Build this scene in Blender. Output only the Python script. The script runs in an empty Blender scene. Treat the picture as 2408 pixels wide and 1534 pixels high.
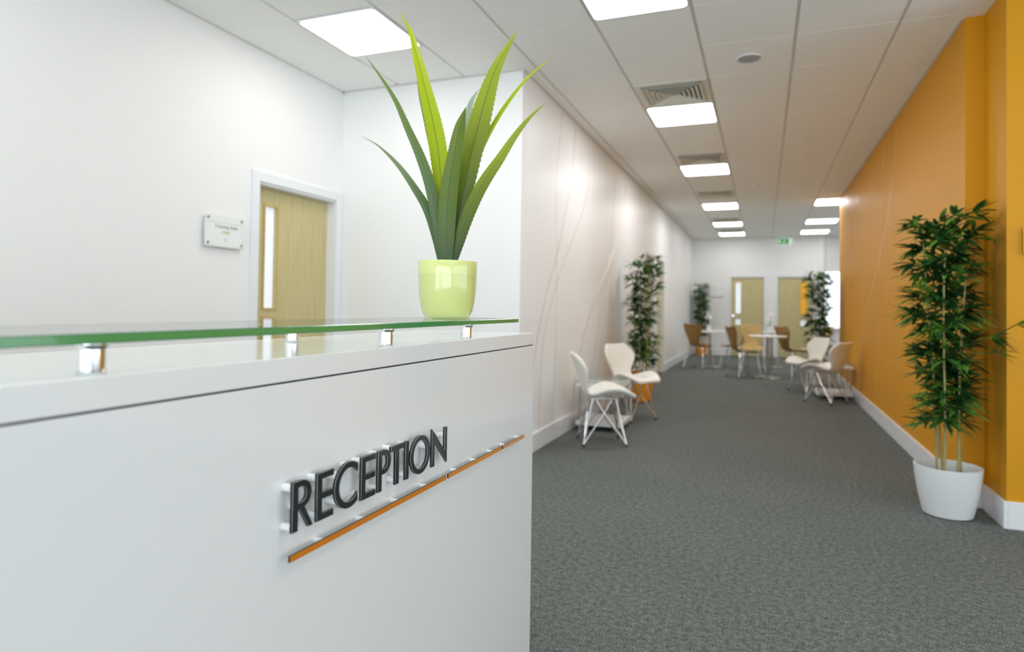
import bpy, bmesh, math, random
from mathutils import Vector, Matrix

S = bpy.context.scene
COL = S.collection
PI = math.pi
HC = 1.158           # camera height
ZC = 2.954           # ceiling height
# ------------------------------------------------------------------ camera
def setup_camera():
    yaw, pitch, roll = 0.3498, 0.0187, 0.0139
    f = Vector((-math.sin(yaw)*math.cos(pitch), math.cos(yaw)*math.cos(pitch), math.sin(pitch)))
    r = Vector((math.cos(yaw), math.sin(yaw), 0)); u = r.cross(f)
    r2 = r*math.cos(roll)+u*math.sin(roll); u2 = u*math.cos(roll)-r*math.sin(roll)
    cd = bpy.data.cameras.new('camera'); co = bpy.data.objects.new('camera', cd); COL.objects.link(co)
    m = Matrix.Identity(4)
    for i in range(3):
        m[i][0] = r2[i]; m[i][1] = u2[i]; m[i][2] = -f[i]
    m.translation = Vector((0, 0, HC)); co.matrix_world = m
    cd.sensor_fit = 'HORIZONTAL'; cd.sensor_width = 36
    cd.lens = 1464.25*36/2408
    cd.shift_x = -57.37/2408; cd.shift_y = -72.69/2408
    cd.clip_start = 0.02; cd.clip_end = 100
    cd.dof.use_dof = True; cd.dof.focus_distance = 1.5; cd.dof.aperture_fstop = 2.5
    S.camera = co
setup_camera()
S.view_settings.view_transform = 'Standard'; S.view_settings.look = 'None'
S.view_settings.gamma = 1; S.view_settings.use_curve_mapping = False
S.view_settings.exposure = 0.06
S.cycles.diffuse_bounces = 8; S.cycles.max_bounces = 14; S.cycles.transparent_max_bounces = 16
# ------------------------------------------------------------------ world and daylight
P_CORR, P_FAR, P_DESK, P_HID, DAY, SIDE, WORLD, WINP = 21.5, 9.6, 9.6, 7.6, 275, 112, 0.4, 1.7
W = bpy.data.worlds.new('world'); S.world = W; W.use_nodes = True
W.node_tree.nodes['Background'].inputs[0].default_value = (0.80, 0.90, 1.0, 1)
W.node_tree.nodes['Background'].inputs[1].default_value = WORLD
def area(name, loc, rot, sx, sy, power, color):
    l = bpy.data.lights.new(name, 'AREA'); l.shape = 'RECTANGLE'; l.size = sx; l.size_y = sy
    l.energy = power; l.color = color
    o = bpy.data.objects.new(name, l); COL.objects.link(o); o.location = loc; o.rotation_euler = rot
    return o
# daylight entering by the glazed front behind the camera
area('daylight_front', (0.6, -4.75, 1.3), (PI/2+.85, 0, 0), 7.2, 2.4, DAY, (0.84, 0.92, 1.0))

area('added_side_light', (4.75, 0.2, 1.45), (0, PI/2+.85, 0), 2.2, 6.5, SIDE, (0.84, 0.92, 1.0))  # extra light from an unseen side, added to brighten the desk and room

# ------------------------------------------------------------------ materials
def lin(c):
    c = c/255.0
    return c/12.92 if c <= 0.04045 else ((c+0.055)/1.055)**2.4
def rgb(r, g, b): return (lin(r), lin(g), lin(b), 1)
MATS = {}
def mat(name, c, rough=0.5, metal=0.0, noise=None, bump=None, spec=0.5, coat=0.0, trans=0.0, emit=None, estr=0):
    """c colour; noise=(scale, amount) varies the colour; bump=(scale, strength)"""
    m = bpy.data.materials.new(name); m.use_nodes = True; nt = m.node_tree; b = nt.nodes['Principled BSDF']
    b.inputs['Base Color'].default_value = c; b.inputs['Roughness'].default_value = rough
    b.inputs['Metallic'].default_value = metal; b.inputs['Specular IOR Level'].default_value = spec
    b.inputs['Coat Weight'].default_value = coat; b.inputs['Transmission Weight'].default_value = trans
    if emit: b.inputs['Emission Color'].default_value = emit; b.inputs['Emission Strength'].default_value = estr
    tc = nt.nodes.new('ShaderNodeTexCoord')
    if noise:
        n = nt.nodes.new('ShaderNodeTexNoise'); n.inputs['Scale'].default_value = noise[0]; n.inputs['Detail'].default_value = 3
        nt.links.new(tc.outputs['Object'], n.inputs['Vector'])
        mx = nt.nodes.new('ShaderNodeMix'); mx.data_type = 'RGBA'
        k = noise[1]
        mx.inputs[6].default_value = (c[0]*(1-k), c[1]*(1-k), c[2]*(1-k), 1)
        mx.inputs[7].default_value = (min(1, c[0]*(1+k)), min(1, c[1]*(1+k)), min(1, c[2]*(1+k)), 1)
        nt.links.new(n.outputs[0], mx.inputs[0]); nt.links.new(mx.outputs[2], b.inputs['Base Color'])
    if bump:
        n = nt.nodes.new('ShaderNodeTexNoise'); n.inputs['Scale'].default_value = bump[0]; n.inputs['Detail'].default_value = 4
        nt.links.new(tc.outputs['Object'], n.inputs['Vector'])
        bp = nt.nodes.new('ShaderNodeBump'); bp.inputs['Strength'].default_value = bump[1]; bp.inputs['Distance'].default_value = 0.01
        nt.links.new(n.outputs[0], bp.inputs['Height']); nt.links.new(bp.outputs[0], b.inputs['Normal'])
    MATS[name] = m
    return m
WALL = mat('white_wall_paint', rgb(241, 241, 241), 0.6, noise=(1.3, 0.01), bump=(180, 0.02))
SATIN = mat('white_satin_wall', rgb(240, 240, 239), 0.4, noise=(1.3, 0.01))
TRIM = mat('white_gloss_trim', rgb(234, 236, 240), 0.3, noise=(2, 0.01))
ORANGE = mat('orange_wall_paint', rgb(214, 150, 14), 0.5, noise=(1.5, 0.02), spec=0.3)
CEIL = mat('ceiling_tile', rgb(249, 249, 246), 0.9, noise=(90, 0.03), bump=(300, 0.05))
TEE = mat('ceiling_tee', rgb(222, 220, 214), 0.5, noise=(5, 0.02))
LAMI = mat('white_gloss_laminate', rgb(232, 234, 235), 0.13, noise=(2, 0.005), coat=0.3)
GAP = mat('dark_joint', rgb(60, 60, 66), 0.7, noise=(20, 0.1))
CHROME = mat('chrome', (0.82, 0.82, 0.84, 1), 0.09, 1.0, noise=(4, 0.03))
STEEL = mat('steel_with_reflection_tint', (0.42, 0.40, 0.35, 1), 0.28, 1.0, noise=(30, 0.1))  # brownish tint stands in for carpet reflected in the table columns
RUBBER = mat('dark_rubber', rgb(45, 45, 47), 0.7, noise=(40, 0.1))
LEATHER = mat('white_leatherette', rgb(236, 235, 228), 0.38, noise=(8, 0.02), bump=(120, 0.08))
ORPOT = mat('orange_plastic', rgb(232, 150, 18), 0.35, noise=(5, 0.03))
WHPOT = mat('white_plastic', rgb(228, 231, 234), 0.4, noise=(5, 0.01))
SOIL = mat('dark_soil', rgb(60, 48, 36), 0.95, noise=(60, 0.5), bump=(80, 0.6))
MELA = mat('white_table_top', rgb(240, 240, 234), 0.25, noise=(5, 0.01))
PETAL = mat('white_petal', rgb(245, 244, 240), 0.5, noise=(20, 0.03))
SPACER = mat('white_plastic_and_edge_glint', rgb(246, 248, 250), 0.3, noise=(20, 0.01))
BLACK = mat('black_sign_face', rgb(34, 42, 42), 0.18, noise=(15, 0.1), coat=0.4)
SIGNED = mat('sign_edge', rgb(20, 24, 26), 0.3, noise=(600, 0.6), bump=(500, 0.6))
OR1 = mat('orange_sign_face', rgb(204, 120, 18), 0.3, noise=(10, 0.02))
OR2 = mat('lighter_orange_sign_face', rgb(214, 138, 48), 0.3, noise=(10, 0.02))
OR3 = mat('pale_copper_sign_face', rgb(214, 150, 96), 0.3, noise=(10, 0.02))
COPPER = mat('copper_vinyl', rgb(206, 184, 168), 0.3, 0.25, noise=(6, 0.05))
SILVERV = mat('pale_gold_vinyl', rgb(222, 176, 104), 0.3, 0.25, noise=(6, 0.05))
CANE = mat('bamboo_cane', rgb(168, 158, 104), 0.5, noise=(14, 0.15))
GREYM = mat('grey_metal_mesh', rgb(165, 166, 172), 0.5, noise=(120, 0.12))
VENT = mat('cream_vent_metal', rgb(232, 230, 218), 0.45, noise=(10, 0.02))
VENTD = mat('vent_painted_shade', rgb(96, 92, 84), 0.8, noise=(10, 0.1))
GREENS = mat('green_sign', rgb(22, 150, 62), 0.4, noise=(10, 0.02), emit=rgb(22, 150, 62), estr=0.35)
WHITES = mat('white_sign_symbol', rgb(240, 250, 240), 0.4, noise=(10, 0.01), emit=rgb(235, 255, 240), estr=0.35)
INK = mat('grey_sign_ink', rgb(146, 150, 150), 0.5, noise=(10, 0.02))
LIME = mat('lime_sign_ink', rgb(190, 206, 92), 0.5, noise=(10, 0.02))
ACRY = mat('white_acrylic', rgb(236, 239, 238), 0.12, noise=(4, 0.01), coat=0.3)
ACRYE = mat('acrylic_edge', rgb(190, 194, 184), 0.3, noise=(4, 0.02))
LITPANE = mat('pane_glowing_as_lit_room', rgb(225, 230, 238), 0.15, noise=(3, 0.01), emit=(0.82, 0.88, 1, 1), estr=0.42)  # glow in the pane stands in for the bright room behind clear glass
DAYPANE = mat('daylit_window_pane', rgb(225, 235, 245), 0.1, noise=(3, 0.01), emit=(0.85, 0.93, 1, 1), estr=WINP)
YELPANE = mat('pane_glowing_as_orange_wall', rgb(230, 170, 40), 0.2, noise=(3, 0.04), emit=rgb(235, 170, 30), estr=0.25)  # colour and glow stand in for a lit orange wall seen through glass
BLIND = mat('white_blind', rgb(235, 238, 240), 0.5, noise=(6, 0.01))
GPOT = None

def emis(name, c, s):
    m = bpy.data.materials.new(name); m.use_nodes = True; nt = m.node_tree
    nt.nodes.clear(); o = nt.nodes.new('ShaderNodeOutputMaterial'); e = nt.nodes.new('ShaderNodeEmission')
    e.inputs[0].default_value = c; e.inputs[1].default_value = s; nt.links.new(e.outputs[0], o.inputs[0]); return m
DIFF = emis('lamp_diffuser', (0.98, 0.985, 1.0, 1), P_CORR)
DIFFF = emis('lamp_diffuser_far_end', (1.0, 0.98, 0.96, 1), P_FAR)
DIFFD = emis('lamp_diffuser_over_desk', (1.0, 0.965, 0.91, 1), P_DESK)
DIFFH = emis('lamp_diffuser_front_room', (1.0, 0.965, 0.91, 1), P_HID)

def carpet():
    m = bpy.data.materials.new('grey_carpet'); m.use_nodes = True; nt = m.node_tree; b = nt.nodes['Principled BSDF']
    b.inputs['Roughness'].default_value = 0.95; b.inputs['Specular IOR Level'].default_value = 0.15
    tc = nt.nodes.new('ShaderNodeTexCoord')
    def noise(s, d, r=0.6):
        n = nt.nodes.new('ShaderNodeTexNoise'); n.inputs['Scale'].default_value = s; n.inputs['Detail'].default_value = d
        n.inputs['Roughness'].default_value = r; nt.links.new(tc.outputs['Object'], n.inputs['Vector']); return n
    a = noise(170, 3, 0.7); c = noise(42, 3, 0.6); e = noise(1.1, 2)
    rp = nt.nodes.new('ShaderNodeValToRGB'); rp.color_ramp.elements[0].position = 0.33; rp.color_ramp.elements[1].position = 0.68
    rp.color_ramp.elements[0].color = rgb(46, 50, 49); rp.color_ramp.elements[1].color = rgb(142, 148, 144)
    nt.links.new(a.outputs[0], rp.inputs[0])
    rq = nt.nodes.new('ShaderNodeMapRange'); rq.inputs[1].default_value = .35; rq.inputs[2].default_value = .65; rq.inputs[3].default_value = .70; rq.inputs[4].default_value = 1.30
    nt.links.new(c.outputs[0], rq.inputs[0])
    rr = nt.nodes.new('ShaderNodeMapRange'); rr.inputs[1].default_value = .3; rr.inputs[2].default_value = .7; rr.inputs[3].default_value = .95; rr.inputs[4].default_value = 1.05
    nt.links.new(e.outputs[0], rr.inputs[0])
    mu = nt.nodes.new('ShaderNodeMath'); mu.operation = 'MULTIPLY'; nt.links.new(rq.outputs[0], mu.inputs[0]); nt.links.new(rr.outputs[0], mu.inputs[1])
    vm = nt.nodes.new('ShaderNodeVectorMath'); vm.operation = 'SCALE'; nt.links.new(rp.outputs[0], vm.inputs[0]); nt.links.new(mu.outputs[0], vm.inputs['Scale'])
    nt.links.new(vm.outputs[0], b.inputs['Base Color'])
    bp = nt.nodes.new('ShaderNodeBump'); bp.inputs['Strength'].default_value = 0.7; bp.inputs['Distance'].default_value = 0.008
    nt.links.new(a.outputs[0], bp.inputs['Height']); nt.links.new(bp.outputs[0], b.inputs['Normal'])
    return m
CARPET = carpet()

def wood(name, c1, c2, rough=0.4, axis=2):
    m = bpy.data.materials.new(name); m.use_nodes = True; nt = m.node_tree; b = nt.nodes['Principled BSDF']
    b.inputs['Roughness'].default_value = rough
    tc = nt.nodes.new('ShaderNodeTexCoord'); mp = nt.nodes.new('ShaderNodeMapping')
    sc = [55, 55, 55]; sc[axis] = 2.2; mp.inputs['Scale'].default_value = sc
    nt.links.new(tc.outputs['Object'], mp.inputs[0])
    n = nt.nodes.new('ShaderNodeTexNoise'); n.inputs['Scale'].default_value = 1.0; n.inputs['Detail'].default_value = 5; nt.links.new(mp.outputs[0], n.inputs['Vector'])
    rp = nt.nodes.new('ShaderNodeValToRGB'); rp.color_ramp.elements[0].position = .3; rp.color_ramp.elements[1].position = .7
    rp.color_ramp.elements[0].color = c1; rp.color_ramp.elements[1].color = c2
    nt.links.new(n.outputs[0], rp.inputs[0]); nt.links.new(rp.outputs[0], b.inputs['Base Color'])
    return m
OAK = wood('pale_oak_veneer', rgb(192, 178, 124), rgb(208, 196, 146))
OAKL = wood('oak_lipping', rgb(190, 164, 96), rgb(206, 182, 118))
BEECH = wood('ply_darkened_as_shade', rgb(138, 100, 48), rgb(166, 124, 66), axis=0)  # shade on the outer side of the shells put into a darker brown
BEECHL = wood('light_ply', rgb(180, 148, 88), rgb(196, 166, 104), axis=0)

def leafmat(name, cols, transl=0.35, rough=0.35, attr=None, scale=9):
    m = bpy.data.materials.new(name); m.use_nodes = True; nt = m.node_tree; b = nt.nodes['Principled BSDF']
    b.inputs['Roughness'].default_value = rough
    rp = nt.nodes.new('ShaderNodeValToRGB'); cr = rp.color_ramp
    while len(cr.elements) < len(cols): cr.elements.new(0.5)
    for e, (p, c) in zip(cr.elements, cols): e.position = p; e.color = c
    if attr:
        a = nt.nodes.new('ShaderNodeAttribute'); a.attribute_name = attr; fac = a.outputs['Fac']
    else:
        tc = nt.nodes.new('ShaderNodeTexCoord'); n = nt.nodes.new('ShaderNodeTexNoise'); n.inputs['Scale'].default_value = scale
        n.inputs['Detail'].default_value = 2; nt.links.new(tc.outputs['Object'], n.inputs['Vector']); fac = n.outputs[0]
    nt.links.new(fac, rp.inputs[0]); nt.links.new(rp.outputs[0], b.inputs['Base Color'])
    t = nt.nodes.new('ShaderNodeBsdfTranslucent'); nt.links.new(rp.outputs[0], t.inputs[0])
    mx = nt.nodes.new('ShaderNodeMixShader'); mx.inputs[0].default_value = transl
    out = nt.nodes['Material Output']; nt.links.new(b.outputs[0], mx.inputs[1]); nt.links.new(t.outputs[0], mx.inputs[2]); nt.links.new(mx.outputs[0], out.inputs[0])
    return m
BAMBOO = leafmat('bamboo_leaf', [(0.34, rgb(26, 60, 32)), (0.50, rgb(50, 100, 44)), (0.66, rgb(124, 172, 66))], 0.25, 0.4)

def glass_top():
    m = bpy.data.materials.new('clear_shelf_glass'); m.use_nodes = True; nt = m.node_tree; nt.nodes.clear()
    o = nt.nodes.new('ShaderNodeOutputMaterial'); t = nt.nodes.new('ShaderNodeBsdfTransparent'); g = nt.nodes.new('ShaderNodeBsdfGlossy')
    t.inputs[0].default_value = (0.95, 0.985, 0.96, 1); g.inputs['Roughness'].default_value = 0.02
    f = nt.nodes.new('ShaderNodeFresnel'); f.inputs[0].default_value = 1.08
    mx = nt.nodes.new('ShaderNodeMixShader'); nt.links.new(f.outputs[0], mx.inputs[0]); nt.links.new(t.outputs[0], mx.inputs[1]); nt.links.new(g.outputs[0], mx.inputs[2])
    nt.links.new(mx.outputs[0], o.inputs[0]); return m
GLASS = glass_top()
def glass_bottom():
    m = bpy.data.materials.new('clear_glass_underside'); m.use_nodes = True; nt = m.node_tree; nt.nodes.clear()
    o = nt.nodes.new('ShaderNodeOutputMaterial'); t = nt.nodes.new('ShaderNodeBsdfTransparent'); t.inputs[0].default_value = (0.96, 0.99, 0.97, 1)
    nt.links.new(t.outputs[0], o.inputs[0]); return m
GLASSB = glass_bottom()
GLEDGE = mat('green_glass_edge', rgb(74, 146, 84), 0.12, noise=(5, 0.08), coat=0.5)
GLBEV = mat('dark_green_glass_arris', rgb(60, 112, 84), 0.2, noise=(9, 0.1))
LIMEPOT = mat('lime_glazed_glass', rgb(206, 212, 136), 0.14, noise=(3, 0.02), coat=0.6)
LIMERIM = mat('lime_glass_rim_band', rgb(214, 222, 142), 0.14, noise=(3, 0.02), coat=0.6)

# ------------------------------------------------------------------ helpers
def link(name, me, m=None, parent=None, smooth=None):
    o = bpy.data.objects.new(name, me); COL.objects.link(o)
    if m is not None:
        for x in (m if isinstance(m, (list, tuple)) else [m]): me.materials.append(x)
    if parent: o.parent = parent
    if smooth is not None:
        for p in me.polygons: p.use_smooth = True
        if smooth < 3.2:
            try: me.set_sharp_from_angle(angle=smooth)
            except Exception: pass
    return o
def obj(name, bm, m, parent=None, smooth=None):
    bmesh.ops.recalc_face_normals(bm, faces=bm.faces)
    me = bpy.data.meshes.new(name); bm.to_mesh(me); bm.free()
    return link(name, me, m, parent, smooth)
def thing(name, label, cat, loc=(0, 0, 0), rz=0, group=None):
    o = bpy.data.objects.new(name, None); COL.objects.link(o); o.empty_display_size = 0.1
    o.location = loc; o.rotation_euler = (0, 0, rz); tag(o, label, cat, group); return o
def tag(o, label, cat, group=None):
    o['label'] = label; o['category'] = cat
    if group: o['group'] = group
    return o
def struct(o): o['kind'] = 'structure'; return o
def dup(root, loc, rz=0, label=None):
    r = root.copy(); COL.objects.link(r); r.location = loc; r.rotation_euler = (0, 0, rz)
    if label: r['label'] = label
    for ch in list(root.children):
        c = ch.copy(); COL.objects.link(c); c.parent = r
        for g in list(ch.children):
            d = g.copy(); COL.objects.link(d); d.parent = c
    return r
def box(bm, x0, x1, y0, y1, z0, z1, bev=0, mi=0):
    vs = [bm.verts.new(p) for p in ((x0, y0, z0), (x1, y0, z0), (x1, y1, z0), (x0, y1, z0), (x0, y0, z1), (x1, y0, z1), (x1, y1, z1), (x0, y1, z1))]
    fs = [bm.faces.new([vs[i] for i in f]) for f in ((3, 2, 1, 0), (4, 5, 6, 7), (0, 1, 5, 4), (1, 2, 6, 5), (2, 3, 7, 6), (3, 0, 4, 7))]
    for f in fs: f.material_index = mi
    if bev:
        es = list({e for f in fs for e in f.edges})
        bmesh.ops.bevel(bm, geom=es, offset=bev, segments=2, profile=0.6, affect='EDGES')
    return bm
def bx(*a, **k): return box(bmesh.new(), *a, **k)
def tube(bm, pts, r, seg=10, r1=None, cap=True):
    pts = [Vector(p) for p in pts]; rings = []; n = len(pts)
    up = None
    for i, p in enumerate(pts):
        d = (pts[min(i+1, n-1)]-pts[max(i-1, 0)]).normalized()
        if up is None:
            up = Vector((0, 0, 1)) if abs(d.z) < 0.9 else Vector((1, 0, 0))
        s = d.cross(up).normalized(); t = s.cross(d).normalized(); up = t
        rr = r if r1 is None else r+(r1-r)*i/(n-1)
        rings.append([bm.verts.new(p+(s*math.cos(2*PI*k/seg)+t*math.sin(2*PI*k/seg))*rr) for k in range(seg)])
    for a, b in zip(rings, rings[1:]):
        for k in range(seg): bm.faces.new((a[k], a[(k+1) % seg], b[(k+1) % seg], b[k]))
    if cap: bm.faces.new(rings[0][::-1]); bm.faces.new(rings[-1])
    return bm
def lathe(bm, prof, cx=0, cy=0, seg=40, z0=0, mis=None):
    """prof list of (r,z)"""
    rings = []
    for r, z in prof:
        if r < 1e-5: rings.append([bm.verts.new((cx, cy, z0+z))])
        else: rings.append([bm.verts.new((cx+r*math.cos(2*PI*k/seg), cy+r*math.sin(2*PI*k/seg), z0+z)) for k in range(seg)])
    for i, (a, b) in enumerate(zip(rings, rings[1:])):
        for k in range(seg):
            if len(a) == 1 and len(b) == 1: continue
            if len(a) == 1: f = bm.faces.new((a[0], b[(k+1) % seg], b[k]))
            elif len(b) == 1: f = bm.faces.new((a[k], a[(k+1) % seg], b[0]))
            else: f = bm.faces.new((a[k], a[(k+1) % seg], b[(k+1) % seg], b[k]))
            if mis: f.material_index = mis[i]
    return bm
def wallbox(name, *rects, m=WALL):
    bm = bmesh.new()
    for r in rects: box(bm, *r)
    return struct(obj(name, bm, m))
def strip_yz(bm, pts, x, w, t, sgn):
    """a flat ribbon lying on the plane X=x following (y,z) points; sgn points into the room"""
    P = []
    for i, (y, z) in enumerate(pts):   # catmull smoothing
        if i == len(pts)-1: P.append((y, z)); break
        p0 = pts[max(i-1, 0)]; p1 = pts[i]; p2 = pts[i+1]; p3 = pts[min(i+2, len(pts)-1)]
        for k in range(6):
            s = k/6
            P.append(tuple(0.5*((2*p1[j])+(-p0[j]+p2[j])*s+(2*p0[j]-5*p1[j]+4*p2[j]-p3[j])*s*s+(-p0[j]+3*p1[j]-3*p2[j]+p3[j])*s**3) for j in (0, 1)))
    rows = []
    for i, (y, z) in enumerate(P):
        a = P[max(i-1, 0)]; b = P[min(i+1, len(P)-1)]; d = Vector((b[0]-a[0], b[1]-a[1])).normalized(); n = Vector((-d.y, d.x))*w/2
        rows.append([bm.verts.new((x, y+n.x, z+n.y)), bm.verts.new((x+sgn*t, y+n.x*0.8, z+n.y*0.8)), bm.verts.new((x+sgn*t, y-n.x*0.8, z-n.y*0.8)), bm.verts.new((x, y-n.x, z-n.y))])
    for a, b in zip(rows, rows[1:]):
        for k in range(3): bm.faces.new((a[k], a[k+1], b[k+1], b[k]))
    return bm

# ------------------------------------------------------------------ the setting
XL, XR, XLL, YB, YF, YE = -1.726, 1.14, -3.359, 4.366, 16.394, 11.0
XS, YS = 1.24, 4.05   # projecting orange pier
T = 0.12
struct(obj('floor', bx(-3.7, 4.8, -5.0, 16.8, -0.1, 0.0), CARPET))
# doors cut in the left corridor wall and the reception side wall
DL = [(9.62, 10.38), (10.80, 11.52)]      # two corridor doors
def wall_x(name, x0, x1, ya, yb, holes, top, m, z1=ZC+0.05):
    r = []; y = ya
    for h0, h1 in holes:
        r.append((x0, x1, y, h0, 0, z1)); r.append((x0, x1, h0, h1, top, z1)); y = h1
    r.append((x0, x1, y, yb, 0, z1)); return wallbox(name, *r, m=m)
wall_x('wall_left', XL-T, XL, YB+T, YF, DL, 2.02, SATIN)
wall_x('wall_reception_left', XLL-T, XLL, -4.5, YB+T, [(3.443, 4.290)], 2.022, WALL)
wallbox('wall_reception_back', (XLL, XL, YB, YB+T, 0, ZC+.05))
wallbox('wall_right', (XR, XR+T, 4.41, YE, 0, ZC+.05), m=ORANGE)
wallbox('wall_right_front', (XS, 4.5, YS, YS+0.36, 0, ZC+.05), m=ORANGE)
wallbox('wall_right_side', (4.5, 4.6, -4.5, -3.1, 0, ZC+.05), (4.5, 4.6, 3.5, YS+.36, 0, ZC+.05), (4.5, 4.6, -3.1, 3.5, 0, .3), (4.5, 4.6, -3.1, 3.5, 2.65, ZC+.05))
bm = bmesh.new()
for yy in (-3.1, -1.5, .1, 1.8, 3.44): box(bm, 4.52, 4.58, yy, yy+.06, .3, 2.65)
box(bm, 4.52, 4.58, -3.1, 3.5, .3, .36); box(bm, 4.52, 4.58, -3.1, 3.5, 2.59, 2.65)
struct(obj('added_side_window', bm, TRIM))  # unseen window, added so the extra side light has an opening
wallbox('wall_right_end', (XR+T, 4.0, YE-T, YE, 0, ZC+.05))
wallbox('wall_far_side', (4.0, 4.12, YE, YF, 0, ZC+.05))
# far wall with two door openings and a window
FA = (-0.773, 0.012); FB = (0.326, 1.111); FW = (1.39, 3.6)
r = []
x = XL-T
for a, b, z0, z1 in ((FA[0], FA[1], 0, 1.973), (FB[0], FB[1], 0, 1.973)):
    r.append((x, a, YF, YF+T, 0, ZC+.05)); r.append((a, b, YF, YF+T, z1, ZC+.05)); x = b
r += [(x, FW[0], YF, YF+T, 0, ZC+.05), (FW[0], FW[1], YF, YF+T, 0, .75), (FW[0], FW[1], YF, YF+T, 2.1, ZC+.05), (FW[1], 4.12, YF, YF+T, 0, ZC+.05)]
wallbox('wall_far', *r)
struct(obj('trim_1', bx(1.22, 1.36, YF-.10, YF, 0, ZC), WALL))  # pilaster on the far wall
# glazed front behind the camera
wallbox('wall_front', (XLL-T, -2.9, -4.6, -4.5, 0, ZC+.05), (4.1, 4.6, -4.6, -4.5, 0, ZC+.05), (-2.9, 4.1, -4.6, -4.5, 2.75, ZC+.05), (-2.9, 4.1, -4.6, -4.5, 0, 0.15))
bm = bmesh.new()
for xx in (-2.9, -1.5, -0.1, 1.3, 2.7, 4.04): box(bm, xx, xx+.06, -4.58, -4.52, .15, 2.75)
box(bm, -2.9, 4.1, -4.58, -4.52, .15, .21); box(bm, -2.9, 4.1, -4.58, -4.52, 2.69, 2.75)
struct(obj('window_2', bm, TRIM))
bm = bmesh.new(); box(bm, -2.9, 4.1, -4.555, -4.545, .2, 2.7); struct(obj('window_3', bm, GLASS))

# ceiling: metal grid with a white tile laid in every cell
XG, Y0 = -1.614, 3.745
bm = bmesh.new()
box(bm, -3.6, 4.7, -4.8, 16.7, ZC+.009, ZC+.06, mi=1)
regs = [(XLL, XS, -4.5, YB), (XS, 4.5, -4.5, YS), (XL, XR, YB, YE), (XL, 4.0, YE, YF), (XR, XS, YB, 4.41)]
LIGHTS = [(-1.014, 3.145), (-1.014, 5.545), (-1.014, 7.945), (-1.014, 10.945), (-1.014, 13.345), (-1.014, 15.145),
          (0.786, 10.945), (0.786, 13.345), (0.786, 15.145), (-2.814, 3.145),
          (-2.814, 0.745), (-1.014, 0.745), (0.786, 0.745), (2.586, 0.745), (0.786, -1.655), (2.586, -1.655), (-1.014, -1.655), (-2.814, -1.655), (2.586, 2.545), (2.586, 13.345)]
VENTS = [(-1.014, 4.945), (-1.014, 7.345), (-1.014, 9.745), (-1.014, 12.745), (-1.014, 14.545)]
taken = {(round(a, 2), round(b, 2)) for a, b in LIGHTS+VENTS}
for i in range(-4, 12):
    for j in range(-14, 23):
        x0 = XG+.6*i; y0 = Y0+.6*j
        if (round(x0, 2), round(y0, 2)) in taken: continue
        for rx0, rx1, ry0, ry1 in regs:
            a = max(x0+.011, rx0); b = min(x0+.6-.011, rx1); c = max(y0+.004, ry0); d = min(y0+.6-.004, ry1)
            if b-a < .004 or d-c < .004: continue
            box(bm, a, b, c, d, ZC, ZC+.0095)
struct(obj('ceiling', bm, [CEIL, TEE]))
# perimeter angle
bm = bmesh.new()
for (x0, x1, y0, y1) in ((XL, XL+.02, YB, YF), (XR-.02, XR, 4.41, YE), (XLL, XLL+.02, -4.5, YB), (XLL, XL, YB-.02, YB), (XL, 1.2, YF-.02, YF)):
    box(bm, x0, x1, y0, y1, ZC-.004, ZC+.002)
struct(obj('trim_2', bm, TEE))

# skirting boards
BH, BT = 0.145, 0.018
def skirt(name, *rects):
    bm = bmesh.new()
    for r_ in rects: box(bm, r_[0], r_[1], r_[2], r_[3], 0, BH, bev=.003)
    struct(obj(name, bm, TRIM))
skirt('baseboard_left', (XL, XL+BT, YB, DL[0][0]-.07), (XL, XL+BT, DL[0][1]+.07, DL[1][0]-.07), (XL, XL+BT, DL[1][1]+.07, YF))
skirt('baseboard_right', (XR-BT, XR, 4.41, YE), (XR-BT, XS, 4.41-BT, 4.41), (XS-BT, XS, YS-BT, 4.41-BT), (XS, 4.5, YS-BT, YS), (XR-BT, 4.0, YE, YE+BT))
skirt('baseboard_far', (XL+BT, FA[0]-.07, YF-BT, YF), (FA[1]+.07, FB[0]-.07, YF-BT, YF), (FB[1]+.07, 1.22, YF-BT, YF), (1.36, 4.0, YF-BT, YF))
skirt('baseboard_reception', (XLL, XLL+BT, -4.5, 3.36), (XLL+BT, XL, YB-BT, YB))

# ------------------------------------------------------------------ doors
def leaf_mesh(w, h, t, holes, axis):
    """door leaf in local coordinates u (0..w), z (0..h) with rectangular openings; axis 'x' => runs along X, 'y' => along Y"""
    us = sorted({0, w, *[a for q in holes for a in q[:2]]}); zs = sorted({0.008, h, *[a for q in holes for a in q[2:]]})
    bm = bmesh.new()
    for u0, u1 in zip(us, us[1:]):
        for z0, z1 in zip(zs, zs[1:]):
            if any(u0 >= q[0]-1e-6 and u1 <= q[1]+1e-6 and z0 >= q[2]-1e-6 and z1 <= q[3]+1e-6 for q in holes): continue
            if axis == 'x': box(bm, u0, u1, 0, t, z0, z1)
            else: box(bm, -t, 0, u0, u1, z0, z1)
    bmesh.ops.remove_doubles(bm, verts=bm.verts, dist=1e-5)
    seen = {}
    for f in list(bm.faces):
        k = tuple(round(c, 4) for c in f.calc_center_median()); seen.setdefault(k, []).append(f)
    dele = [f for fs in seen.values() if len(fs) > 1 for f in fs]
    bmesh.ops.delete(bm, geom=dele, context='FACES_ONLY')
    return bm
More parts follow.
